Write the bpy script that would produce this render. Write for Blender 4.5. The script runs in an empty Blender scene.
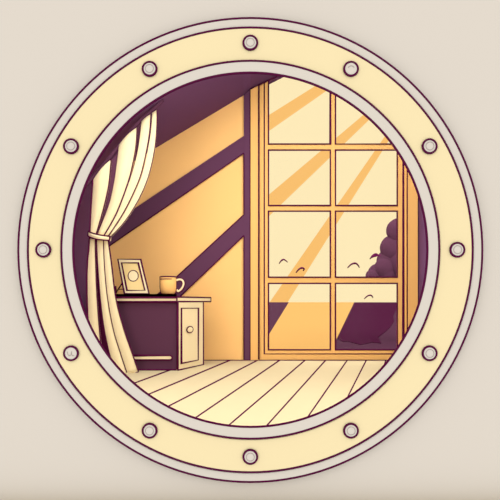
import bpy, bmesh, math
from mathutils import Vector, Matrix, noise

COL = bpy.context.scene.collection
PI = math.pi
EYE = 0.6            # eye height of the viewer (m)
F = 500.0            # focal length in pixels
HZ = 302.0           # row of the horizon
WALL = 5.155         # distance of the back wall
RING = 1.5           # distance of the porthole wall

# ------------------------------------------------------------------ helpers
def U(px, py, Y):
    "point at distance Y seen at (px, py) of the photograph"
    return Vector(((px - 250) / F * Y, Y, EYE + (HZ - py) / F * Y))

def G(px, py, z=0.0):
    "point of the horizontal plane z seen at (px, py)"
    Y = (EYE - z) * F / (py - HZ)
    return Vector(((px - 250) / F * Y, Y, z))

def lin(c):
    return tuple(((v/255)/12.92 if v/255 <= .04045 else ((v/255+.055)/1.055)**2.4) for v in c)

def mat(name, col, rough=1.0, gain=1.0, vary=.015, scale=6.0, spec=0.0):
    m = bpy.data.materials.new(name); m.use_nodes = True
    nt = m.node_tree; b = nt.nodes['Principled BSDF']
    b.inputs['Roughness'].default_value = rough
    b.inputs['Specular IOR Level'].default_value = spec
    l = [min(.97, v*gain) for v in lin(col)]
    tc = nt.nodes.new('ShaderNodeTexCoord'); n = nt.nodes.new('ShaderNodeTexNoise')
    n.inputs['Scale'].default_value = scale; n.inputs['Detail'].default_value = 3
    mx = nt.nodes.new('ShaderNodeMix'); mx.data_type = 'RGBA'
    mx.inputs[6].default_value = tuple(v*(1-vary) for v in l) + (1,)
    mx.inputs[7].default_value = tuple(min(.98, v*(1+vary)) for v in l) + (1,)
    nt.links.new(tc.outputs['Object'], n.inputs['Vector'])
    nt.links.new(n.outputs['Fac'], mx.inputs[0])
    nt.links.new(mx.outputs[2], b.inputs['Base Color'])
    return m

CREAM = (254, 234, 184); ORANGE = (250, 192, 110); PLUM = (100, 60, 80); BEIGE = (229, 219, 205)
INK = (72, 16, 48)
K = 3.65              # radiance of the unseen white sky, raised to fill the room with light
M = {
    'ink': mat('ink', (76, 18, 52), gain=1.15),
    'ring_ink': mat('ring_ink', (76, 18, 52), gain=1.5/K),
    'plaster': mat('beige_plaster', BEIGE, gain=1/K, vary=.006, scale=3),
    'ring_cream': mat('cream_enamel', CREAM, gain=1/K, vary=.006),
    'ring_beige': mat('beige_enamel', BEIGE, gain=1/K, vary=.006),
    'rivet_line': mat('rivet_line', (186, 168, 160), gain=1/K),
    'cream': mat('cream_paint', CREAM, gain=.79),
    'cloth': mat('cream_cloth', CREAM, gain=.80),
    'floor': mat('cream_boards', CREAM, gain=.625),
    'orange': mat('orange_paint', (250, 193, 114), gain=.85),
    'orange_wall': mat('orange_plaster', (250, 197, 123), gain=.98),
    'plum': mat('plum_shadow_post', (102, 63, 88), gain=.85),  # post colour, also the shade put into the diagonal wall strips
    'plum_cab': mat('plum_lacquer', PLUM, gain=.68),
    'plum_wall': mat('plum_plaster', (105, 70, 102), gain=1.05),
    'yellow': mat('pale_yellow_paper', (252, 221, 152), gain=.8),
    'leaf': mat('plum_leaves', PLUM, gain=1.9/K),
    'ground': mat('plum_ground', PLUM, gain=1.2/K),
    'ground_dark': mat('dark_plum_ground', (88, 34, 64), gain=1.2/K, vary=.03),
    'sunlit_ground': mat('orange_sunlit_ground', ORANGE, gain=1.2/K),  # sunlight put into the ground colour
}

def glass_mat():
    m = bpy.data.materials.new('window_glass'); m.use_nodes = True
    nt = m.node_tree; nt.nodes.clear()
    out = nt.nodes.new('ShaderNodeOutputMaterial'); mx = nt.nodes.new('ShaderNodeMixShader')
    t = nt.nodes.new('ShaderNodeBsdfTransparent'); g = nt.nodes.new('ShaderNodeBsdfGlossy')
    g.inputs['Roughness'].default_value = .2
    g.inputs['Color'].default_value = (.6, .6, .6, 1)
    mx.inputs[0].default_value = .0025
    nt.links.new(t.outputs[0], mx.inputs[1]); nt.links.new(g.outputs[0], mx.inputs[2])
    nt.links.new(mx.outputs[0], out.inputs[0])
    return m
M['glass'] = glass_mat()

def tag(o, label=None, cat=None, group=None, kind=None):
    if label: o['label'] = label
    if cat: o['category'] = cat
    if group: o['group'] = group
    if kind: o['kind'] = kind
    return o

def obj(name, bm, mats, parent=None, smooth=False, recalc=True):
    if recalc: bmesh.ops.recalc_face_normals(bm, faces=bm.faces[:])
    me = bpy.data.meshes.new(name)
    bm.to_mesh(me); bm.free()
    for k in (mats if isinstance(mats, (list, tuple)) else [mats]):
        me.materials.append(M[k])
    if smooth:
        for p in me.polygons: p.use_smooth = True
    o = bpy.data.objects.new(name, me); COL.objects.link(o)
    if parent:
        o.parent = parent
        o.matrix_parent_inverse = Matrix.Translation(parent.location).inverted()
    return o

def empty(name, loc):
    o = bpy.data.objects.new(name, None); o.location = loc; o.empty_display_size = .1
    COL.objects.link(o); return o

def prism(bm, pts, d, mi=0):
    "polygon of 3-D points extruded by the vector d"
    d = Vector(d); a = [bm.verts.new(p) for p in pts]; b = [bm.verts.new(Vector(p)+d) for p in pts]
    fs = [bm.faces.new(a), bm.faces.new(b[::-1])]
    for i in range(len(a)):
        j = (i+1) % len(a); fs.append(bm.faces.new((a[j], a[i], b[i], b[j])))
    for f in fs: f.material_index = mi

def slab(bm, pix, Y, depth, mi=0):
    "frontal plate: outline in photograph pixels at distance Y, depth behind it"
    prism(bm, [U(x, y, Y) for x, y in pix], (0, depth, 0), mi)

def tube(bm, pts, r, mi=1, closed=False, n=8, caps=True):
    pts = [Vector(p) for p in pts]; N = len(pts); rings = []
    rr = r if isinstance(r, (list, tuple)) else [r]*N
    up = None
    for i in range(N):
        if closed: a, b = pts[i-1], pts[(i+1) % N]
        else: a, b = pts[max(0, i-1)], pts[min(N-1, i+1)]
        t = (b-a).normalized()
        d1 = (pts[i]-a).normalized() if (pts[i]-a).length > 1e-9 else t
        c = max(.45, t.dot(d1)) if (pts[i]-a).length > 1e-9 and (b-pts[i]).length > 1e-9 else 1
        if up is None:
            up = t.orthogonal().normalized()
            if abs(t.y) < .9: up = (Vector((0, 1, 0)) - t*t.y).normalized()
        up = (up - t*up.dot(t)).normalized(); s = t.cross(up)
        # s lies across the path in its own plane: widen it at the corners (mitre)
        rings.append([bm.verts.new(pts[i] + up*rr[i]*math.cos(2*PI*k/n) + s*(rr[i]/c)*math.sin(2*PI*k/n)) for k in range(n)])
    for i in range(N if closed else N-1):
        A, B = rings[i], rings[(i+1) % N]
        for k in range(n):
            f = bm.faces.new((A[k], A[(k+1) % n], B[(k+1) % n], B[k])); f.material_index = mi; f.smooth = True
    if not closed and caps:
        for R_ in (rings[0], rings[-1]):
            f = bm.faces.new(R_); f.material_index = mi

def line(bm, pix, Y, w=1.3, mi=1, closed=False):
    "piping that shows w pixels wide, on the frontal plane at Y"
    tube(bm, [U(x, y, Y) for x, y in pix], w*Y/F/2, mi, closed)

def lathe(bm, prof, c, axis='y', n=128, mi=0):
    "closed profile [(radius, along)] turned round the axis through c"
    rings = []
    for k in range(n):
        a = 2*PI*k/n; ca, sa = math.cos(a), math.sin(a)
        if axis == 'y': rings.append([bm.verts.new((c[0]+r*ca, c[1]+h, c[2]+r*sa)) for r, h in prof])
        else: rings.append([bm.verts.new((c[0]+r*ca, c[1]+r*sa, c[2]+h)) for r, h in prof])
    m = len(prof)
    for k in range(n):
        A, B = rings[k], rings[(k+1) % n]
        for i in range(m):
            j = (i+1) % m
            f = bm.faces.new((A[i], A[j], B[j], B[i])); f.material_index = mi; f.smooth = False

def circle(c, r, n=96, axis='y'):
    return [Vector((c[0]+r*math.cos(2*PI*k/n), c[1], c[2]+r*math.sin(2*PI*k/n))) for k in range(n)]

# roof line on the back wall, in photograph pixels
def roof_y(x):
    return 95.4 - .60*(x-243.6) if x < 243.6 else (95.4 - .93*(x-243.6) if x < 250.6 else 89.0 - .505*(x-250.6))

def under_roof(poly):
    "cut a pixel polygon to what lies below the roof line"
    xs = sorted({x for x, _ in poly} | {250.6})
    out = []; n = len(poly)
    f = lambda p: p[1] - roof_y(p[0])
    for i in range(n):
        a, b = poly[i], poly[(i+1) % n]
        if f(a) >= 0: out.append(a)
        if (f(a) >= 0) != (f(b) >= 0):
            lo, hi = 0.0, 1.0
            for _ in range(40):
                m = (lo+hi)/2; p = (a[0]+(b[0]-a[0])*m, a[1]+(b[1]-a[1])*m)
                if (f(p) >= 0) == (f(a) >= 0): lo = m
                else: hi = m
            out.append((a[0]+(b[0]-a[0])*lo, a[1]+(b[1]-a[1])*lo))
    return out

# ------------------------------------------------------------------ camera
cam = bpy.data.cameras.new('camera'); co = bpy.data.objects.new('camera', cam); COL.objects.link(co)
cam.sensor_width = 36; cam.lens = 36*F/500; cam.shift_y = (HZ-250)/500
cam.clip_start = .05; cam.clip_end = 3000
co.location = (0, 0, EYE); co.rotation_euler = (PI/2, 0, 0)
bpy.context.scene.camera = co

# ------------------------------------------------------------------ sky
w = bpy.data.worlds.new('sky'); bpy.context.scene.world = w; w.use_nodes = True
nt = w.node_tree; nt.nodes.clear(); L = nt.links
def mth(op, a, b=None):
    n = nt.nodes.new('ShaderNodeMath'); n.operation = op
    for i, v in enumerate((a, b)):
        if v is None: continue
        if isinstance(v, (int, float)): n.inputs[i].default_value = v
        else: L.new(v, n.inputs[i])
    return n.outputs[0]
tc = nt.nodes.new('ShaderNodeTexCoord'); sp = nt.nodes.new('ShaderNodeSeparateXYZ')
L.new(tc.outputs['Generated'], sp.inputs[0])
dx, dy, dz = sp.outputs
sy = mth('MAXIMUM', dy, .05)
az = mth('DIVIDE', dx, sy); el = mth('DIVIDE', dz, sy)      # slopes of the direction, sideways and upwards
def edge(p, q):
    "signed side of a straight glint edge through two directions: > 0 above it"
    a0, e0 = (p[0]-250)/F, (HZ-p[1])/F; a1, e1 = (q[0]-250)/F, (HZ-q[1])/F
    k = (e1-e0)/(a1-a0)
    return mth('SUBTRACT', mth('SUBTRACT', el, e0), mth('MULTIPLY', mth('SUBTRACT', az, a0), k))
def soft(v): return mth('MINIMUM', mth('MAXIMUM', mth('MULTIPLY', v, 800), 0), 1)
glint_streaks = None  # orange glass reflections, painted into the sky colour
for up, lo in (((269.4, 115), (314.4, 86.8)), ((269.4, 131), (325.8, 91.6))), \
              (((268.8, 195), (362, 116.4)), ((281.6, 204.4), (368.9, 120.4))), \
              (((375, 150.8), (270, 302)), ((382.6, 150.8), (288, 302))):
    s = mth('MULTIPLY', soft(edge(*lo)), mth('SUBTRACT', 1, soft(edge(*up))))
    glint_streaks = s if glint_streaks is None else mth('MAXIMUM', glint_streaks, s)
glint_streaks = mth('MULTIPLY', glint_streaks, mth('GREATER_THAN', dy, .3))
def mixc(f, a, b):
    n = nt.nodes.new('ShaderNodeMix'); n.data_type = 'RGBA'; L.new(f, n.inputs[0])
    for i, v in ((6, a), (7, b)):
        if isinstance(v, tuple): n.inputs[i].default_value = v
        else: L.new(v, n.inputs[i])
    return n.outputs[2]
low = mixc(glint_streaks, lin(CREAM)+(1,), lin(ORANGE)+(1,))
fill_sky = (K, K, K, 1)
t = mth('MINIMUM', mth('MAXIMUM', mth('DIVIDE', mth('SUBTRACT', .78, dy), .15), 0), 1)
col = mixc(t, low, fill_sky)
bg = nt.nodes.new('ShaderNodeBackground'); wo = nt.nodes.new('ShaderNodeOutputWorld')
L.new(col, bg.inputs[0]); L.new(bg.outputs[0], wo.inputs[0])

# ------------------------------------------------------------------ porthole wall
cx, cz = (250.3-250)/F*RING, EYE + (HZ-249.9)/F*(RING-.022)
P = RING/F                                     # metres per pixel at the porthole
bm = bmesh.new()
n = 96; x0, x1, z0, z1 = -1.4, 1.4, 0.0, 1.72
inner, outer = [], []
for k in range(n):
    a = 2*PI*k/n; ca, sa = math.cos(a), math.sin(a)
    inner.append((cx+204*P*ca, cz+204*P*sa))
    s = min((x1-cx)/ca if ca > 1e-6 else 9e9, (x0-cx)/ca if ca < -1e-6 else 9e9,
            (z1-cz)/sa if sa > 1e-6 else 9e9, (z0-cz)/sa if sa < -1e-6 else 9e9)
    outer.append([cx+s*ca, cz+s*sa])
for X, Z in ((x0, z0), (x0, z1), (x1, z0), (x1, z1)):
    k = min(range(n), key=lambda i: (outer[i][0]-X)**2+(outer[i][1]-Z)**2); outer[k] = [X, Z]
V = {}
for d, y in (('f', RING), ('b', RING+.03)):
    V[d] = ([bm.verts.new((x, y, z)) for x, z in inner], [bm.verts.new((x, y, z)) for x, z in outer])
for k in range(n):
    j = (k+1) % n
    (fi, fo), (bi, bo) = V['f'], V['b']
    bm.faces.new((fi[k], fi[j], fo[j], fo[k])); bm.faces.new((bi[j], bi[k], bo[k], bo[j]))
    bm.faces.new((fi[j], fi[k], bi[k], bi[j])); bm.faces.new((fo[k], fo[j], bo[j], bo[k]))
tag(obj('wall_front', bm, ['plaster']), 'plain beige wall around the big round porthole', 'wall', kind='structure')

ph = empty('porthole_frame', (cx, RING, cz))
tag(ph, 'large round cream porthole ring with beige rims and twelve rivets on the beige wall', 'porthole')
def ring_part(name, r0, r1, y0, bevel_in, mat_, inks):
    bm = bmesh.new(); b = .004
    q = P*(RING+y0)/RING                      # pixel size on the plane of this face
    prof = [(r0*q, y0+b), (r0*q+b, y0), (r1*q-b, y0), (r1*q, y0+b), (r1*q+.003, -.0005), (r0*q+bevel_in, -.0005)]
    lathe(bm, prof, (cx, RING, cz), n=160)
    for r, wd in inks: tube(bm, circle((cx, RING+y0+.001, cz), r*q, 160), wd*q/2, 1, True, 6)
    return obj(name, bm, [mat_, 'ring_ink'], ph)
ring_part('outer_rim', 222.3, 232.3, -.018, .001, 'ring_beige', [(232.0, 2.2)])
ring_part('flange', 189.0, 222.6, -.022, .001, 'ring_cream', [(222.4, 2.1)])
ring_part('inner_rim', 176.8, 189.2, -.026, .012, 'ring_beige', [(189, 2.1), (177.2, 2.3)])
for k in range(12):
    a = PI/2 - (k + {1: -.03, 5: .03, 7: -.03, 11: .03}.get(k, 0))*PI/6; R_ = 206.6*P
    yf = -.022; bx, bz = cx+R_*math.cos(a)*(RING+yf)/RING, cz+R_*math.sin(a)*(RING+yf)/RING
    bm = bmesh.new(); q = P*.985
    lathe(bm, [(0.0001, -.006), (4.2*q, -.0058), (5.8*q, -.0045), (6.4*q, 0), (0.0001, 0)], (bx, RING+yf, bz), n=32)
    tube(bm, circle((bx, RING+yf-.003, bz), 6.9*q, 40), 1.12*q, 1, True, 6)
    if k == 1:
        tube(bm, [Vector((bx+3*q*math.cos(t_), RING+yf-.0062, bz+2.6*q*math.sin(t_))) for t_ in [PI*(.1+.08*i) for i in range(11)]], .3*q, 2)
    elif k == 8:
        tube(bm, [Vector((bx+u*q, RING+yf-.0062, bz+v*q)) for u, v in ((-3.4, 1.6), (-3, -.8), (-1.4, -2.4), (.4, -1.4), (1, 1.8), (.9, -.6), (1.8, -2.3), (3.6, -2.2))], .3*q, 2)
    else:
        tube(bm, circle((bx, RING+yf-.0059, bz), 4.0*q, 32), .35*q, 2, True, 6)
    obj('rivet', bm, ['ring_beige', 'ring_ink', 'rivet_line'], ph)

# ------------------------------------------------------------------ room shell
XL, XR = U(100, 0, WALL).x, U(417.8, 0, WALL).x
bm = bmesh.new()
prism(bm, [(XL-.1, RING-.05, 0), (XR+.1, RING-.05, 0), (XR+.1, WALL+.12, 0), (XL-.1, WALL+.12, 0)], (0, 0, -.06))
seams = [((135.4, 382.8), (167.6, 371)), ((149.4, 394), (227.8, 361.2)), ((169, 406), (255.8, 361.2)),
         ((195.6, 417.8), (278.4, 361.2)), ((229.2, 425), (304, 361.2)), ((267.2, 425.2), (324.8, 361.2)),
         ((308.8, 415.6), (346.6, 361.2)), ((348.8, 394.8), (365.8, 361.2)), ((375, 394), (385.5, 361.2)), ((396, 394), (403, 361.2))]
for a, b in seams:
    A, B = G(*a), G(*b); d = (B-A)/(B.y-A.y)
    pa = A + d*(RING+.04-A.y); pb = A + d*(WALL-A.y)
    for s_, p_ in ((0, pa), (1, pb)):
        pass
    def clampx(p, q):                       # keep the joint inside the side walls
        for X in (XL, XR):
            if (p.x-X)*(q.x-X) < 0 and ((X == XL and p.x < X) or (X == XR and p.x > X)):
                tt = (X-p.x)/(q.x-p.x); return p+(q-p)*tt
        return p
    pa, pb = clampx(pa, pb), clampx(pb, pa)
    # a joint seen at a slant: its width across the boards grows with distance as in the drawing
    def hw(p):
        px_slope = abs((b[0]-a[0])/(b[1]-a[1]))
        return 1.25*math.sqrt(1+px_slope**2)*p.y/F/2
    q = [pa-Vector((hw(pa), 0, 0)), pa+Vector((hw(pa), 0, 0)), pb+Vector((hw(pb), 0, 0)), pb-Vector((hw(pb), 0, 0))]
    prism(bm, [v+Vector((0, 0, .0015)) for v in q], (0, 0, -.003), 1)
tag(obj('floor', bm, ['floor', 'ink']), 'cream floorboards with dark joints fanning towards the viewer', 'floor', kind='structure')

bm = bmesh.new()                             # back wall: left of the window and the sliver right of it
left = [(x, roof_y(x)-2) for x in (97.5, 243.6, 250.6, 259)]
slab(bm, left + [(259, 360.2), (97.5, 360.2)], WALL, .12)
slab(bm, [(412, roof_y(412)-2), (425, roof_y(425)-2), (425, 360.2), (412, 360.2)], WALL, .12)
tag(obj('wall_back', bm, ['orange_wall']), 'orange back wall crossed by dark plum diagonal shadow strips', 'wall', kind='structure')

YS = 3.15                                     # side walls and roof run forward to here
bm = bmesh.new()
z = U(0, roof_y(100), WALL).z
prism(bm, [(XL, YS, 0), (XL, WALL+.12, 0), (XL, WALL+.12, z), (XL, YS, z)], (-.08, 0, 0))
tag(obj('wall_left', bm, ['plum_wall']), 'dark plum side wall behind the curtain', 'wall', kind='structure')
bm = bmesh.new()
z = U(0, roof_y(417.8), WALL).z
prism(bm, [(XR, YS, 0), (XR, WALL+.12, 0), (XR, WALL+.12, z), (XR, YS, z)], (.08, 0, 0))
tag(obj('wall_right', bm, ['plum_wall']), 'dark plum side wall right of the tall window', 'wall', kind='structure')

bm = bmesh.new()                             # sloping roof, its lower face meets the back wall on the roof line
prof = [U(x, roof_y(x), WALL) for x in (92, 243.6, 250.6, 424)]
yfr = (3.85, 4.25, 4.27, 4.5)                  # unseen roof opening, cut further back on the right to light the far wall
lo = [[bm.verts.new((p.x, y, p.z)) for p, y in zip(prof, yfr)], [bm.verts.new((p.x, WALL+.12, p.z)) for p in prof]]
hi = [[bm.verts.new((p.x, y, p.z+.09)) for p, y in zip(prof, yfr)], [bm.verts.new((p.x, WALL+.12, p.z+.09)) for p in prof]]
for i in range(3):
    bm.faces.new((lo[0][i], lo[1][i], lo[1][i+1], lo[0][i+1])); bm.faces.new((hi[0][i], hi[0][i+1], hi[1][i+1], hi[1][i]))
    for e in (0, 1): bm.faces.new((lo[e][i], lo[e][i+1], hi[e][i+1], hi[e][i]))
for i in (0, 3): bm.faces.new((lo[0][i], hi[0][i], hi[1][i], lo[1][i]))
# unseen front slope, added to keep light off the near floor
prism(bm, [(-1.65, 1.56, 1.85), (-1.65, 2.5, 1.85), (-1.65, 2.5, 1.93), (-1.65, 1.56, 1.93)], (3.4, 0, .9))
line(bm, [(x, roof_y(x)+.5) for x in (250.6, 282)], WALL-.03, 1.3)
tag(obj('ceiling', bm, ['plum_wall', 'ink']), 'dark plum sloping ceiling rising to the right', 'ceiling', kind='structure')

# cast-shade bands on the orange wall, built as plum strips, and the post
def shadow_or_post(name, poly, label, inks=(), Y=WALL-.02):
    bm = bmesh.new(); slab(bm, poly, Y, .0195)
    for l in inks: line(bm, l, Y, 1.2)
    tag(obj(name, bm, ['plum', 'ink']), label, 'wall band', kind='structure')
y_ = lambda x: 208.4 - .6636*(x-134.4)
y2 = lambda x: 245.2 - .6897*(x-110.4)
shadow_or_post('shadow_strip_1', [(101, y_(101)), (243.8, y_(243.8)), (243.8, y2(243.8)), (101, y2(101))],
       'long dark plum diagonal shadow strip running from curtain tie up to the post', [[(101, y2(101)), (243.8, y2(243.8))]])
# lower shadow band: edges (177,277.6)-(243.8,215) and (176,300)-(243.8,235.5)
shadow_or_post('shadow_strip_2', [(150, 301.5), (243.8, 214.8), (243.8, 235.6), (154, 321.5)],
       'short dark plum diagonal shadow strip rising from behind the mug', [[(150, 301.5), (243.8, 214.8)], [(154, 321.5), (243.8, 235.6)]])
shadow_or_post('trim_3', [(243.8, roof_y(243.8)), (250.4, roof_y(250.4)), (250.4, 360), (243.8, 360)],
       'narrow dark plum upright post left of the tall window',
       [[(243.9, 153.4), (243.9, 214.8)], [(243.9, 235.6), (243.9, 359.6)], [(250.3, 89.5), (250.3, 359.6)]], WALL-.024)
bm = bmesh.new(); tube(bm, [U(108, 360.4, WALL-.03), U(417, 360.4, WALL-.03)], .0068, 0)
tag(obj('baseboard_back', bm, ['ink']), 'thin dark strip along the foot of the back wall', 'baseboard', kind='structure')

# ------------------------------------------------------------------ tall window
win = empty('window_1', (U(334, 0, WALL).x, WALL, 0))
tag(win, 'tall orange-framed window of two columns of panes', 'window', kind='structure')
YC, YF = WALL-.035, WALL-.015
bm = bmesh.new()                             # outer casing
slab(bm, under_roof([(250.6, -80), (258.7, -80), (258.7, 360), (250.6, 360)]), YC, .034)
slab(bm, under_roof([(407, -80), (417.6, -80), (417.6, 360), (407, 360)]), YC, .034)
line(bm, [(258.8, roof_y(258.8)+.5), (258.8, 359.5)], YC, 1.7)
line(bm, [(407.2, 60), (407.2, 359.5)], YC, 1.2)
obj('casing', bm, ['orange', 'ink'], win)
bm = bmesh.new()                             # sash
slab(bm, under_roof([(258.7, -80), (268.6, -80), (268.6, 360), (258.7, 360)]), YF, .028)
slab(bm, under_roof([(397.2, -80), (407, -80), (407, 360), (397.2, 360)]), YF, .028)
slab(bm, [(268.6, 349.8), (397.2, 349.8), (397.2, 360), (268.6, 360)], YF, .028)
line(bm, [(264.3, roof_y(264.3)+.5), (264.3, 353.9), (403.3, 353.9), (403.3, 40)], YF, 1.35)
obj('sash', bm, ['orange', 'ink'], win)
bm = bmesh.new(); slab(bm, under_roof([(330.2, -80), (335.6, -80), (335.6, 349.8), (330.2, 349.8)]), YF+.004, .022)
obj('muntin', bm, ['orange'], win)
for a, b in ((144, 150.1), (205.5, 211.2), (277.2, 283.4)):
    bm = bmesh.new()
    slab(bm, [(268.6, a), (397.2, a), (397.2, b), (268.6, b)], YF+.005, .02)
    obj('muntin', bm, ['orange'], win)
bm = bmesh.new()
for xa, xb in ((268.5, 330.3), (335.5, 397.2)):
    top = max(roof_y(xa), 30) if xa < 300 else 30
    tp = [(xa, roof_y(xa)+.8), (xb, roof_y(xb)+.8)]
    tube(bm, [U(*p, YF) for p in [tp[0], (xa, 144), (xb, 144), tp[1]]], .0078, 0, False, 8)
    for ya, yb in ((150.1, 205.5), (211.2, 277.2), (283.4, 349.8)):
        tube(bm, [U(*p, YF) for p in [(xa, ya), (xb, ya), (xb, yb), (xa, yb)]], .0078, 0, True, 8)
obj('glazing_bead', bm, ['ink'], win)
bm = bmesh.new()
for xa, xb in ((268, 331), (335, 398)):
    slab(bm, under_roof([(xa, -80), (xb, -80), (xb, 350), (xa, 350)]), YF+.018, .003)
obj('glass', bm, ['glass'], win)

# ------------------------------------------------------------------ outside
bm = bmesh.new(); zg = -.10
prism(bm, [(-600, WALL+.13, zg), (600, WALL+.13, zg), (600, 1500, zg), (-600, 1500, zg)], (0, 0, -.3))
tag(obj('ground', bm, ['ground']), 'dark plum ground outside the window, up to the horizon', 'ground', kind='structure')
zs = zg+.012
def gx(a, b, y): return a[0]+(b[0]-a[0])*(y-a[1])/(b[1]-a[1])
bm = bmesh.new()  # strip of ground with sunlight put into its orange
a, b, c, d = (289, 302), (268, 336), (354.3, 302), (336, 340)
yf, yn = 302.25, 364
prism(bm, [G(gx(a, b, yf), yf, zs), G(gx(c, d, yf), yf, zs), G(gx(c, d, yn), yn, zs), G(gx(a, b, yn), yn, zs)], (0, 0, -.01))
tag(obj('sunlit_strip', bm, ['sunlit_ground']), 'orange sunlit strip of ground outside running out to the horizon', 'ground', kind='structure')
bm = bmesh.new()  # ragged patch, darker than the ground around it
ground_patch = [(355, 303), (398.5, 303), (397, 308), (393, 316), (394, 321), (390, 327), (386, 331), (378, 337), (381, 343), (372, 342),
        (360, 344.5), (350, 341.5), (342, 341), (337.5, 337.5)]
prism(bm, [G(x, y, zs) for x, y in ground_patch], (0, 0, -.01))
tag(obj('dark_patch', bm, ['ground_dark']), 'darker plum patch with ragged edge on the ground outside', 'ground_patch', kind='structure')

# tree: crown of overlapping lobes, trunk behind the right window frame
YT = 9.0
tree = empty('tree', (U(409, 0, YT).x, YT, zg)); tag(tree, 'dark plum bushy tree outside at the right side of the window', 'tree')
bm = bmesh.new()
lobes = [(398, 231, 12.3), (393, 248, 13), (389, 261, 12), (384, 268, 10), (377, 272.5, 8.6), (371.2, 276, 6.2), (406, 262, 18),
         (395, 270, 10.5), (386, 273, 8), (410, 240, 18), (420, 228, 14), (426, 252, 20), (436, 240, 14), (422, 268, 13), (438, 264, 12), (414, 218, 9)]
for layer, (oy, q_) in enumerate(((0, 1.0), (.32, .93), (.62, .85))):
    for i, (x, y, r) in enumerate(lobes):
        c = U(x, y, YT); rr = r/F*YT*q_
        c.y += oy + .02*((i*7) % 5-2); c.x += oy*.42
        res = bmesh.ops.create_icosphere(bm, subdivisions=4, radius=rr)
        for v in res['verts']:
            k = 1+.035*noise.noise(v.co/rr*2.2+Vector((i, layer, 0)))
            v.co = c + Vector((v.co.x*k, v.co.y*k*.5, v.co.z*k))
for f in bm.faces: f.smooth = True
obj('foliage', bm, ['leaf'], tree, smooth=True)
bm = bmesh.new()
bx = U(409, 0, YT).x
tube(bm, [(bx+.02, YT, zg-.02), (bx, YT, .2), (bx+.03, YT, .7), (bx, YT, 1.3), (bx+.05, YT, 1.9)], [.11, .08, .065, .05, .03], 0, n=12)
tube(bm, [(bx, YT, .75), (bx-.25, YT-.02, 1.1), (bx-.42, YT, 1.3)], [.04, .03, .015], 0)
tube(bm, [(bx, YT, .8), (bx+.25, YT, 1.2)], [.04, .02], 0)
obj('trunk', bm, ['leaf'], tree)

# birds
def bird(pix, Y, label, w_=1.25, body=None):
    bm = bmesh.new(); pts = []
    w_ *= 1.25; p = [Vector((x, y)) for x, y in pix]
    q = [p[0]] + p + [p[-1]]
    for i in range(1, len(q)-2):
        for s in range(6):
            t_ = s/6
            pts.append(.5*((2*q[i]) + (q[i+1]-q[i-1])*t_ + (2*q[i-1]-5*q[i]+4*q[i+1]-q[i+2])*t_**2 + (3*q[i]-q[i-1]-3*q[i+1]+q[i+2])*t_**3))
    pts.append(p[-1]); N = len(pts)
    P3 = [U(v.x, v.y, Y) + Vector((0, .1*(abs(i/(N-1)-.5)*2)**2, 0)) for i, v in enumerate(pts)]
    rad = [w_*Y/F/2*(.55+.5*math.sin(PI*i/(N-1))) for i in range(N)]
    tube(bm, P3, rad, 0)
    c = P3[N//2]; s = w_*Y/F/2
    bmesh.ops.create_uvsphere(bm, u_segments=10, v_segments=8, radius=1,
        matrix=Matrix.Translation(c+Vector((0, .02, -s*.2))) @ Matrix.Diagonal((s*1.1, s*4.5, s*1.05, 1)))
    if body:
        prism(bm, [U(x, y, Y-.02) for x, y in body], (0, .05, 0))
    o = obj('bird', bm, ['ink'], smooth=True)
    # origin at the bird itself
    o.data.transform(Matrix.Translation(-c)); o.location = c
    tag(o, label, 'bird', 'birds in the sky outside')
bird([(279.4, 263.2), (281.4, 260.6), (284, 259.5), (287.8, 261.8)], 12, 'small flying bird, leftmost one outside the window')
bird([(296.4, 272.4), (298.6, 269.6), (301.6, 267.9), (304.2, 268.8), (303.6, 270.4)], 12, 'small hooked flying bird over the orange glint streak', 1.45)
bird([(348.4, 267.6), (351, 264.6), (354.6, 263.2), (357.6, 264.4), (360.2, 267.2)], 12, 'flying bird with the widest arched wings, left of the tree foot', 1.4)
bird([(365.2, 298.8), (367.4, 296.2), (370, 295.2), (372.2, 296), (373.8, 297.8)], 12, 'small flying bird low over the horizon in the bottom right pane', 1.2)
bird([(371.4, 258.4), (373, 255.4), (376, 254.1), (379, 255.4), (382, 254.8)], 8.2, 'dark solid bird settling beside the crown of the tree', 1.5,
     [(371.2, 258.4), (372, 256), (374.6, 254), (377.4, 254.2), (379.6, 255.6), (376.6, 256.6), (374, 257.2)])

# ------------------------------------------------------------------ curtain
YK = 4.25
cur = empty('curtain', (U(105, 0, YK).x, YK, G(0, 373).z)); tag(cur, 'cream gathered curtain tied back at left in front of cabinet', 'curtain')
def sample(poly, y):
    for (xa, ya), (xb, yb) in zip(poly, poly[1:]):
        if ya <= y <= yb: return xa+(xb-xa)*(y-ya)/(yb-ya)
    return poly[0][0] if y < poly[0][1] else poly[-1][0]
def smoothpath(pts, k=5):
    q = [pts[0]]+list(pts)+[pts[-1]]; out = []
    for i in range(1, len(q)-2):
        for s in range(k):
            t_ = s/k; r = []
            for c in (0, 1):
                a, b, c2, d = q[i-1][c], q[i][c], q[i+1][c], q[i+2][c]
                r.append(.5*(2*b+(c2-a)*t_+(2*a-5*b+4*c2-d)*t_*t_+(3*b-a-3*c2+d)*t_**3))
            out.append(tuple(r))
    out.append(pts[-1]); return out
def resample(pts, n=28):
    ds = [0]
    for a, b in zip(pts, pts[1:]): ds.append(ds[-1]+math.hypot(b[0]-a[0], b[1]-a[1]))
    out = []; j = 0
    for i in range(n+1):
        d = ds[-1]*i/n
        while j < len(ds)-2 and ds[j+1] < d: j += 1
        t_ = (d-ds[j])/max(1e-9, ds[j+1]-ds[j]); a, b = pts[j], pts[j+1]
        out.append((a[0]+(b[0]-a[0])*t_, a[1]+(b[1]-a[1])*t_))
    return out
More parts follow.
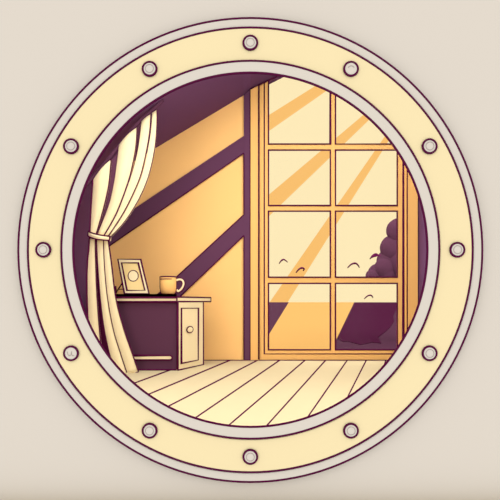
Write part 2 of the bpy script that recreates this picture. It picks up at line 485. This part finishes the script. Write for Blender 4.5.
def pleat(name, Lp, Rp, bulge, Y=YK, mats=('cloth', 'ink'), inks=(1.1, 1.1, 0, 0), thick=.02, parent=cur):
    bm = bmesh.new(); Lr = resample(smoothpath(Lp)); Rr = resample(smoothpath(Rp)); m = 10
    rows = []; back = []
    for (xa, ya), (xb, yb) in zip(Lr, Rr):
        wd = math.hypot(xb-xa, yb-ya)/20
        rows.append([bm.verts.new(U(xa+(xb-xa)*j/m, ya+(yb-ya)*j/m, Y) - Vector((0, bulge*min(1, wd)*math.sin(PI*j/m), 0))) for j in range(m+1)])
        back.append([bm.verts.new(U(xa+(xb-xa)*j/m, ya+(yb-ya)*j/m, Y) + Vector((0, thick, 0))) for j in range(m+1)])
    n_ = len(rows)
    for i in range(n_-1):
        for j in range(m):
            f = bm.faces.new((rows[i][j], rows[i][j+1], rows[i+1][j+1], rows[i+1][j])); f.smooth = True
            bm.faces.new((back[i][j+1], back[i][j], back[i+1][j], back[i+1][j+1]))
        bm.faces.new((back[i][0], rows[i][0], rows[i+1][0], back[i+1][0]))
        bm.faces.new((rows[i][m], back[i][m], back[i+1][m], rows[i+1][m]))
    for i in (0, n_-1):
        for j in range(m): bm.faces.new((rows[i][j], rows[i][j+1], back[i][j+1], back[i][j]))
    if inks[0]: tube(bm, [U(*p, Y-.003) for p in Lr], inks[0]*Y/F/2)
    if inks[1]: tube(bm, [U(*p, Y-.003) for p in Rr], inks[1]*Y/F/2)
    if inks[2]: tube(bm, [U(Lr[0][0], Lr[0][1], Y), U(Rr[0][0], Rr[0][1], Y)], inks[2]*Y/F/2)
    if inks[3]: tube(bm, [U(Lr[-1][0], Lr[-1][1], Y-.003), U(Rr[-1][0], Rr[-1][1], Y-.003)], inks[3]*Y/F/2)
    return obj(name, bm, list(mats), parent)
# upper pleats, gathered into the tie
e1l = [(92.8, 180.4), (92, 194), (90.8, 212), (89.8, 234)]
e1r = [(111.2, 159.2), (110.4, 170), (108.6, 186), (104, 206.8), (96.3, 234)]
e2l = [(118.6, 145.6), (115.6, 170), (113.4, 184.4), (108.6, 205), (97.4, 234)]
e2r = [(137, 127.2), (135.9, 146.4), (131.4, 170), (126.2, 187.6), (116, 214), (103.6, 236)]
e3l = [(141.3, 121.6), (138, 148), (133, 168.8), (126.8, 187.6), (116.6, 214), (104.2, 236)]
e3r = [(150.9, 114.1), (149, 136.8), (142.2, 170), (135.2, 189.2), (123.2, 213.2), (108.4, 236)]
e4l = [(152.2, 112.9), (150.2, 136.8), (143.2, 170), (136.2, 189.2), (124.2, 213.2), (109.2, 236)]
e4r = [(157, 109.9), (156.7, 127.2), (154.8, 148), (150.3, 170), (144, 188.4), (133.6, 208.4), (122.4, 224.4), (111.5, 236)]
pleat('pleat', e1l, e1r, .03, inks=(1.7, 1.2, 1.2, 0))
pleat('pleat', e2l, e2r, .03, inks=(.6, 1.0, 0, 0))
pleat('pleat', e3l, e3r, .022, inks=(.5, 1.0, 0, 0))
pleat('pleat', e4l, e4r, .016, inks=(0, .9, 0, 0))
# lower pleats, falling from the tie
b1l = [(89.6, 236), (88.6, 250), (87.3, 264), (86.8, 285), (87.8, 319.4), (90, 345), (93, 378)]
b1r = [(95.4, 238), (95.4, 250), (96, 270), (97.3, 300), (100.4, 340), (105, 379)]
b2l = [(96.6, 238), (96.8, 250), (98, 270), (100.8, 304), (104.7, 332), (110, 356), (116, 378)]
b2r = [(103.3, 238), (104.7, 270), (107.8, 300), (113.4, 330), (120, 352), (127.6, 375)]
b3l = b2r
b3r = [(108, 238), (111.6, 264), (116, 299), (124.3, 330), (131.8, 352), (138.6, 371.8)]
pleat('pleat', b1l, b1r, .02, inks=(1.7, 1.2, 0, 1.3))
pleat('pleat', b2l, b2r, .022, inks=(1.2, .6, 0, 1.3))
pleat('pleat', b3l, b3r, .018, inks=(.9, 1.4, 0, 1.3))
# plum sheets added behind the folds to darken the gaps
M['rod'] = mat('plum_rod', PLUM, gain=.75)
M['gap_sheet'] = mat('plum_gap_sheet', PLUM, gain=1.2)
M['gap_sheet_dark'] = mat('dark_plum_gap_sheet', INK, gain=1.0)
pleat('gap_sheet', [(104, 168), (104, 190), (98, 215), (92, 235)], [(140, 124), (136, 150), (122, 200), (106, 236)], .0, Y=YK+.024, mats=('gap_sheet', 'ink'), inks=(0, 0, 0, 0), thick=.006)
pleat('gap_sheet', [(91, 238), (90, 300), (100, 378)], [(106, 238), (112, 310), (124, 374)], .0, Y=YK+.024, mats=('gap_sheet_dark', 'ink'), inks=(0, 0, 0, 0), thick=.006)
# tie-back
bm = bmesh.new()
top = smoothpath([(89.2, 231.3), (93, 233.4), (99, 235.4), (105, 236.4), (110.3, 236.6)]); bot = smoothpath([(88.9, 236.2), (93, 238.4), (99, 240.1), (105, 240.7), (110, 240.6)])
N = len(top); rows = []
for i in range(N):
    bul = .055*math.sin(PI*(i+.5)/N)+.012
    a, b = U(*top[i], YK-.008), U(*bot[i], YK-.008); f_ = Vector((0, -bul, 0))
    rows.append([bm.verts.new(v) for v in (a+Vector((0, .03, 0)), a+f_, (a+b)/2+f_*1.15, b+f_, b+Vector((0, .03, 0)))])
for A, B in zip(rows, rows[1:]):
    for j in range(5): bm.faces.new((A[j], A[(j+1) % 5], B[(j+1) % 5], B[j]))
bm.faces.new(rows[0]); bm.faces.new(rows[-1])
tube(bm, [r[1].co.copy() for r in rows] + [r[3].co.copy() for r in rows[::-1]], .0062, 1, True)
obj('tie_back', bm, ['cloth', 'ink'], cur)
# rod the pleats hang from, from the side wall up to the sloping roof
bm = bmesh.new()
pr = [U(69, 206.6, YK+.012), U(93, 180, YK+.012), U(111.2, 158.3, YK+.012), U(137, 126.5, YK+.012), U(157, 108.5, YK+.012), U(163, 102.5, YK+.012)]
pr = [p+Vector((0, 0, .022)) for p in pr]
tube(bm, pr, .016, 0, n=12)
obj('curtain_rod', bm, ['rod'], cur)

# ------------------------------------------------------------------ cabinet
YN = 300/(370.5-302); xn = (177.2-250)/F*YN
YR = 300/(364.4-302); xr = (204-250)/F*YR
near, far = Vector((xn, YN, 0)), Vector((xr, YR, 0)); XC = -1.24
cab = empty('cabinet', (-.9, 4.6, 0)); tag(cab, 'small plum cabinet with cream side door and top, holding mug and picture frame', 'cabinet')
zt = .602
bm = bmesh.new()
prism(bm, [(XC, YN, 0.055), (xn, YN, 0.055), (xr, YR, 0.055), (XC, YR, 0.055)], (0, 0, zt-.055))
Yi = YN-.001
zr = lambda py: EYE+(HZ-py)/F*YN
tube(bm, [(xn+.004, Yi-.004, 0.012), (xn+.004, Yi-.004, zt)], .0098, 1)
tube(bm, [(XC, Yi, zt-.006), (xn, Yi, zt-.006)], .006, 1)
obj('body', bm, ['plum_cab', 'ink'], cab)
bm = bmesh.new()
prism(bm, [(XC, YN+.001, 0), (xn-.001, YN+.001, 0), (xr-.004, YR-.001, 0), (XC, YR-.001, 0)], (0, 0, .055))
tube(bm, [(XC, YN-.001, .007), (xn, YN-.001, .007)], .0065, 1)
obj('plinth', bm, ['plum_cab', 'ink'], cab)
bm = bmesh.new()                                   # cream rail near the foot of the plum side
za, zb = zr(355.3), zr(359.7); xe = (172.3-250)/F*YN
arc = [(xe-(za-zb)/2+(za-zb)/2*math.sin(PI*i/6), (za+zb)/2+(za-zb)/2*math.cos(PI*i/6)) for i in range(7)]
out = [(XC+.02, za)]+arc+[(XC+.02, zb)]
prism(bm, [(x, YN-.012, z_) for x, z_ in out], (0, .012, 0))
tube(bm, [(x, YN-.012, z_) for x, z_ in out], .0062, 1, True)
obj('rail', bm, ['cream', 'ink'], cab)
# door on the angled end
dv = (far-near); nv = Vector((dv.y, -dv.x, 0)).normalized()       # outward
if nv.x < 0: nv = -nv
def D(px, py, off=0):
    "point on the door plane seen at (px, py)"
    k = (px-250)/F
    # near + t*dv + nv*off : x = k*y
    o_ = near+nv*off
    t_ = (k*o_.y-o_.x)/(dv.x-k*dv.y); p = o_+dv*t_
    return Vector((p.x, p.y, EYE+(HZ-py)/F*p.y))
bm = bmesh.new(); th = .014
q = [D(178, 302.4, th), D(203.2, 302.4, th), D(203.2, 364.6, th), D(178, 369.8, th)]
q[0].z = q[1].z = .598
q[2].z = q[3].z = .004
prism(bm, q, -nv*(th-.0005))
tube(bm, [q[1], q[2], q[3]], .0078, 1)
tube(bm, [q[3], q[0]], .0075, 1)
obj('door_frame', bm, ['cream', 'ink'], cab)
door = bmesh.new()
pq = [D(181.4, 308.2, th+.004), D(198, 308.2, th+.004), D(198, 360, th+.004), D(181.4, 363.4, th+.004)]
prism(door, pq, -nv*.0035)
tube(door, pq, .0072, 1, True)
door = obj('door', door, ['cream', 'ink'], cab)
bm = bmesh.new(); kc = D(189.4, 329.6, th+.006); du = dv.normalized()
# round knob as drawn: a disc with dark rim facing the viewer's side of the door
sc = 3.1/F*kc.y
kx = sc/abs((du.x - kc.x/kc.y*du.y))
cir = [kc+du*kx*.98*math.cos(2*PI*i/28)+Vector((0, 0, sc*math.sin(2*PI*i/28))) for i in range(28)]
prism(bm, cir, nv*.006)
bmc = [p+nv*.006 for p in cir]; cc = kc+nv*.0125
vs = [bm.verts.new(p) for p in bmc]; vi = [bm.verts.new(cc+(p-nv*0-kc-nv*.006)*.6) for p in bmc]
for i in range(28): bm.faces.new((vs[i], vs[(i+1) % 28], vi[(i+1) % 28], vi[i]))
bm.faces.new(vi)
tube(bm, bmc, .0055, 1, True, 6)
obj('knob', bm, ['cream', 'ink'], cab).parent = cab
kn = bpy.data.objects['knob']; kn.parent = door; kn.matrix_parent_inverse = Matrix.Identity(4)
# top
bm = bmesh.new(); YTp = YN-.03; k = lambda px, y: (px-250)/F*y
ztop = EYE+(HZ-296.9)/F*YTp
foot = [(XC-.02, YTp), (k(176.9, YTp), YTp), (k(210.8, 4.9), 4.9), (XC-.02, 4.9)]
prism(bm, [(x, y, zt) for x, y in foot], (0, 0, ztop-zt))
for z_ in (zt+.002, ztop-.001): tube(bm, [(foot[0][0], YTp, z_)]+[(x, y, z_) for x, y in foot[1:3]], .0062, 1)
tube(bm, [(foot[2][0], foot[2][1], zt), (foot[2][0], foot[2][1], ztop)], .0062, 1)
tube(bm, [(foot[1][0], foot[1][1]-.001, zt), (foot[1][0], foot[1][1]-.001, ztop)], .0065, 1)
obj('top', bm, ['cream', 'ink'], cab)
bm = bmesh.new(); Yb = YTp-.009; zbrd = EYE+(HZ-294)/F*Yb
fb = [(XC, Yb), (k(176.6, Yb), Yb), (k(176, 4.8), 4.8), (XC, 4.8)]
zl = EYE+(HZ-298.5)/F*Yb
prism(bm, [(x, y, ztop+.0015) for x, y in fb], (0, 0, zbrd-ztop-.0015))
prism(bm, [(XC, Yb, zl), (fb[1][0], Yb, zl), (fb[1][0], YTp-.001, zl), (XC, YTp-.001, zl)], (0, 0, zbrd-zl))
obj('top_mat', bm, ['ink'], cab)['label'] = 'dark mat on the cabinet top'

# ------------------------------------------------------------------ picture frame
Y0, Y1 = 4.46, 4.56
def FP(px, py, off=0):
    t_ = (294-py)/35.0; Y = Y0+(Y1-Y0)*t_ + off
    return U(px, py, Y)
fr = empty('picture_frame', (FP(137, 294).x, 4.5, zbrd)); tag(fr, 'cream slanted picture frame showing a pale circle, beside the curtain', 'picture frame')
bm = bmesh.new(); bq = lambda l, o=0: [FP(x, y, o) for x, y in l]
outq = [(117.9, 259.2), (140.7, 259.4), (149, 293.6), (124.4, 293.6)]; inq = [(121.6, 262.8), (138.3, 262.8), (144.9, 290.4), (127, 290.4)]
for i in range(4):
    j = (i+1) % 4
    prism(bm, bq([outq[i], outq[j], inq[j], inq[i]]), (0, .022, 0))
tube(bm, bq(outq), .0062, 1, True); tube(bm, bq(inq), .0062, 1, True)
obj('frame', bm, ['cream', 'ink'], fr)
bm = bmesh.new(); prism(bm, bq([(121.2, 262.4), (138.6, 262.4), (145.2, 290.8), (126.6, 290.8)], .006), (0, .008, 0))
pic = obj('picture', bm, ['yellow'], fr)
bm = bmesh.new(); cir = [(133.2+5.1*math.cos(2*PI*i/40), 275.8+5.4*math.sin(2*PI*i/40)) for i in range(40)]
prism(bm, bq(cir, .0045), (0, .002, 0)); tube(bm, bq(cir, .004), .0042, 1, True)
o = obj('circle_motif', bm, ['cream', 'ink'], fr); o['label'] = 'pale disc with dark rim in the picture'
bm = bmesh.new()
tube(bm, [U(127, 276, 4.545), U(115.8, 293, 4.66)], .0065, 0)
tube(bm, [U(119.4, 289.4, 4.63), U(126, 289.2, 4.52)], .004, 0)
tube(bm, [U(115.4, 286, 4.66), U(116, 293.6, 4.66)], .009, 0)
obj('easel_stand', bm, ['ink'], fr)

# ------------------------------------------------------------------ mug
YM = 4.50; mx = k(168.3, YM); rm = 8.0/F*YM
zm0 = zbrd+.001; hm = EYE+(HZ-276.6)/F*(YM-rm*.6) - zm0
mug = empty('mug', (mx, YM, zm0)); tag(mug, 'orange mug with cream handle standing on the cabinet top', 'mug')
bm = bmesh.new()
prof = [(0.0001, 0), (rm*.74, 0), (rm*.84, hm*.06), (rm*.95, hm*.2), (rm*1.0, hm*.4), (rm, hm), (rm*.93, hm), (rm*.92, hm*.4), (rm*.8, hm*.1), (0.0001, hm*.09)]
rings = []
for i in range(48):
    a = 2*PI*i/48; rings.append([bm.verts.new((mx+r*math.cos(a), YM+r*math.sin(a), zm0+h)) for r, h in prof])
for i in range(48):
    A, B = rings[i], rings[(i+1) % 48]
    for j in range(len(prof)-1):
        f = bm.faces.new((A[j], A[j+1], B[j+1], B[j])); f.smooth = True
bmesh.ops.remove_doubles(bm, verts=bm.verts[:], dist=.0003)
tube(bm, [(mx+rm*math.cos(2*PI*i/48), YM+rm*math.sin(2*PI*i/48), zm0+hm) for i in range(48)], .0055, 1, True)
# drawn contour of the sides and the short line under the rim
for s in (-1, 1):
    tube(bm, [(mx+s*r, YM, zm0+max(h, .009)) for r, h in prof[1:6]], .0068, 1)
tube(bm, [(mx+(rm+.001)*math.cos(a), YM+(rm+.001)*math.sin(a), zm0+hm*.86) for a in [PI*(1.04+.64*i/12) for i in range(13)]], .0035, 1)
obj('cup', bm, ['orange', 'ink'], mug)
bm = bmesh.new()
hp = smoothpath([(176.4, 280.4), (179.4, 279.4), (182.4, 280.4), (183.6, 283.6), (182.4, 287.4), (180, 290.2), (178, 291.2), (176.8, 289.6)], 5)
tube(bm, [U(x, y, YM) for x, y in hp], .0098, 0, n=10)
def offset(pts, d):
    o_ = []
    for i in range(len(pts)):
        a, b = pts[max(0, i-1)], pts[min(len(pts)-1, i+1)]; l = math.hypot(b[0]-a[0], b[1]-a[1])
        o_.append((pts[i][0]-(b[1]-a[1])/l*d, pts[i][1]+(b[0]-a[0])/l*d))
    return o_
for d in (-1.35, 1.2): tube(bm, [U(x, y, YM) for x, y in offset(hp, d)], .0058, 1)
obj('handle', bm, ['cream', 'ink'], mug)['label'] = 'cream loop handle'

# ------------------------------------------------------------------ colour management
vs_ = bpy.context.scene.view_settings
vs_.view_transform = 'Standard'; vs_.look = 'None'; vs_.exposure = 0; vs_.gamma = 1; vs_.use_curve_mapping = False
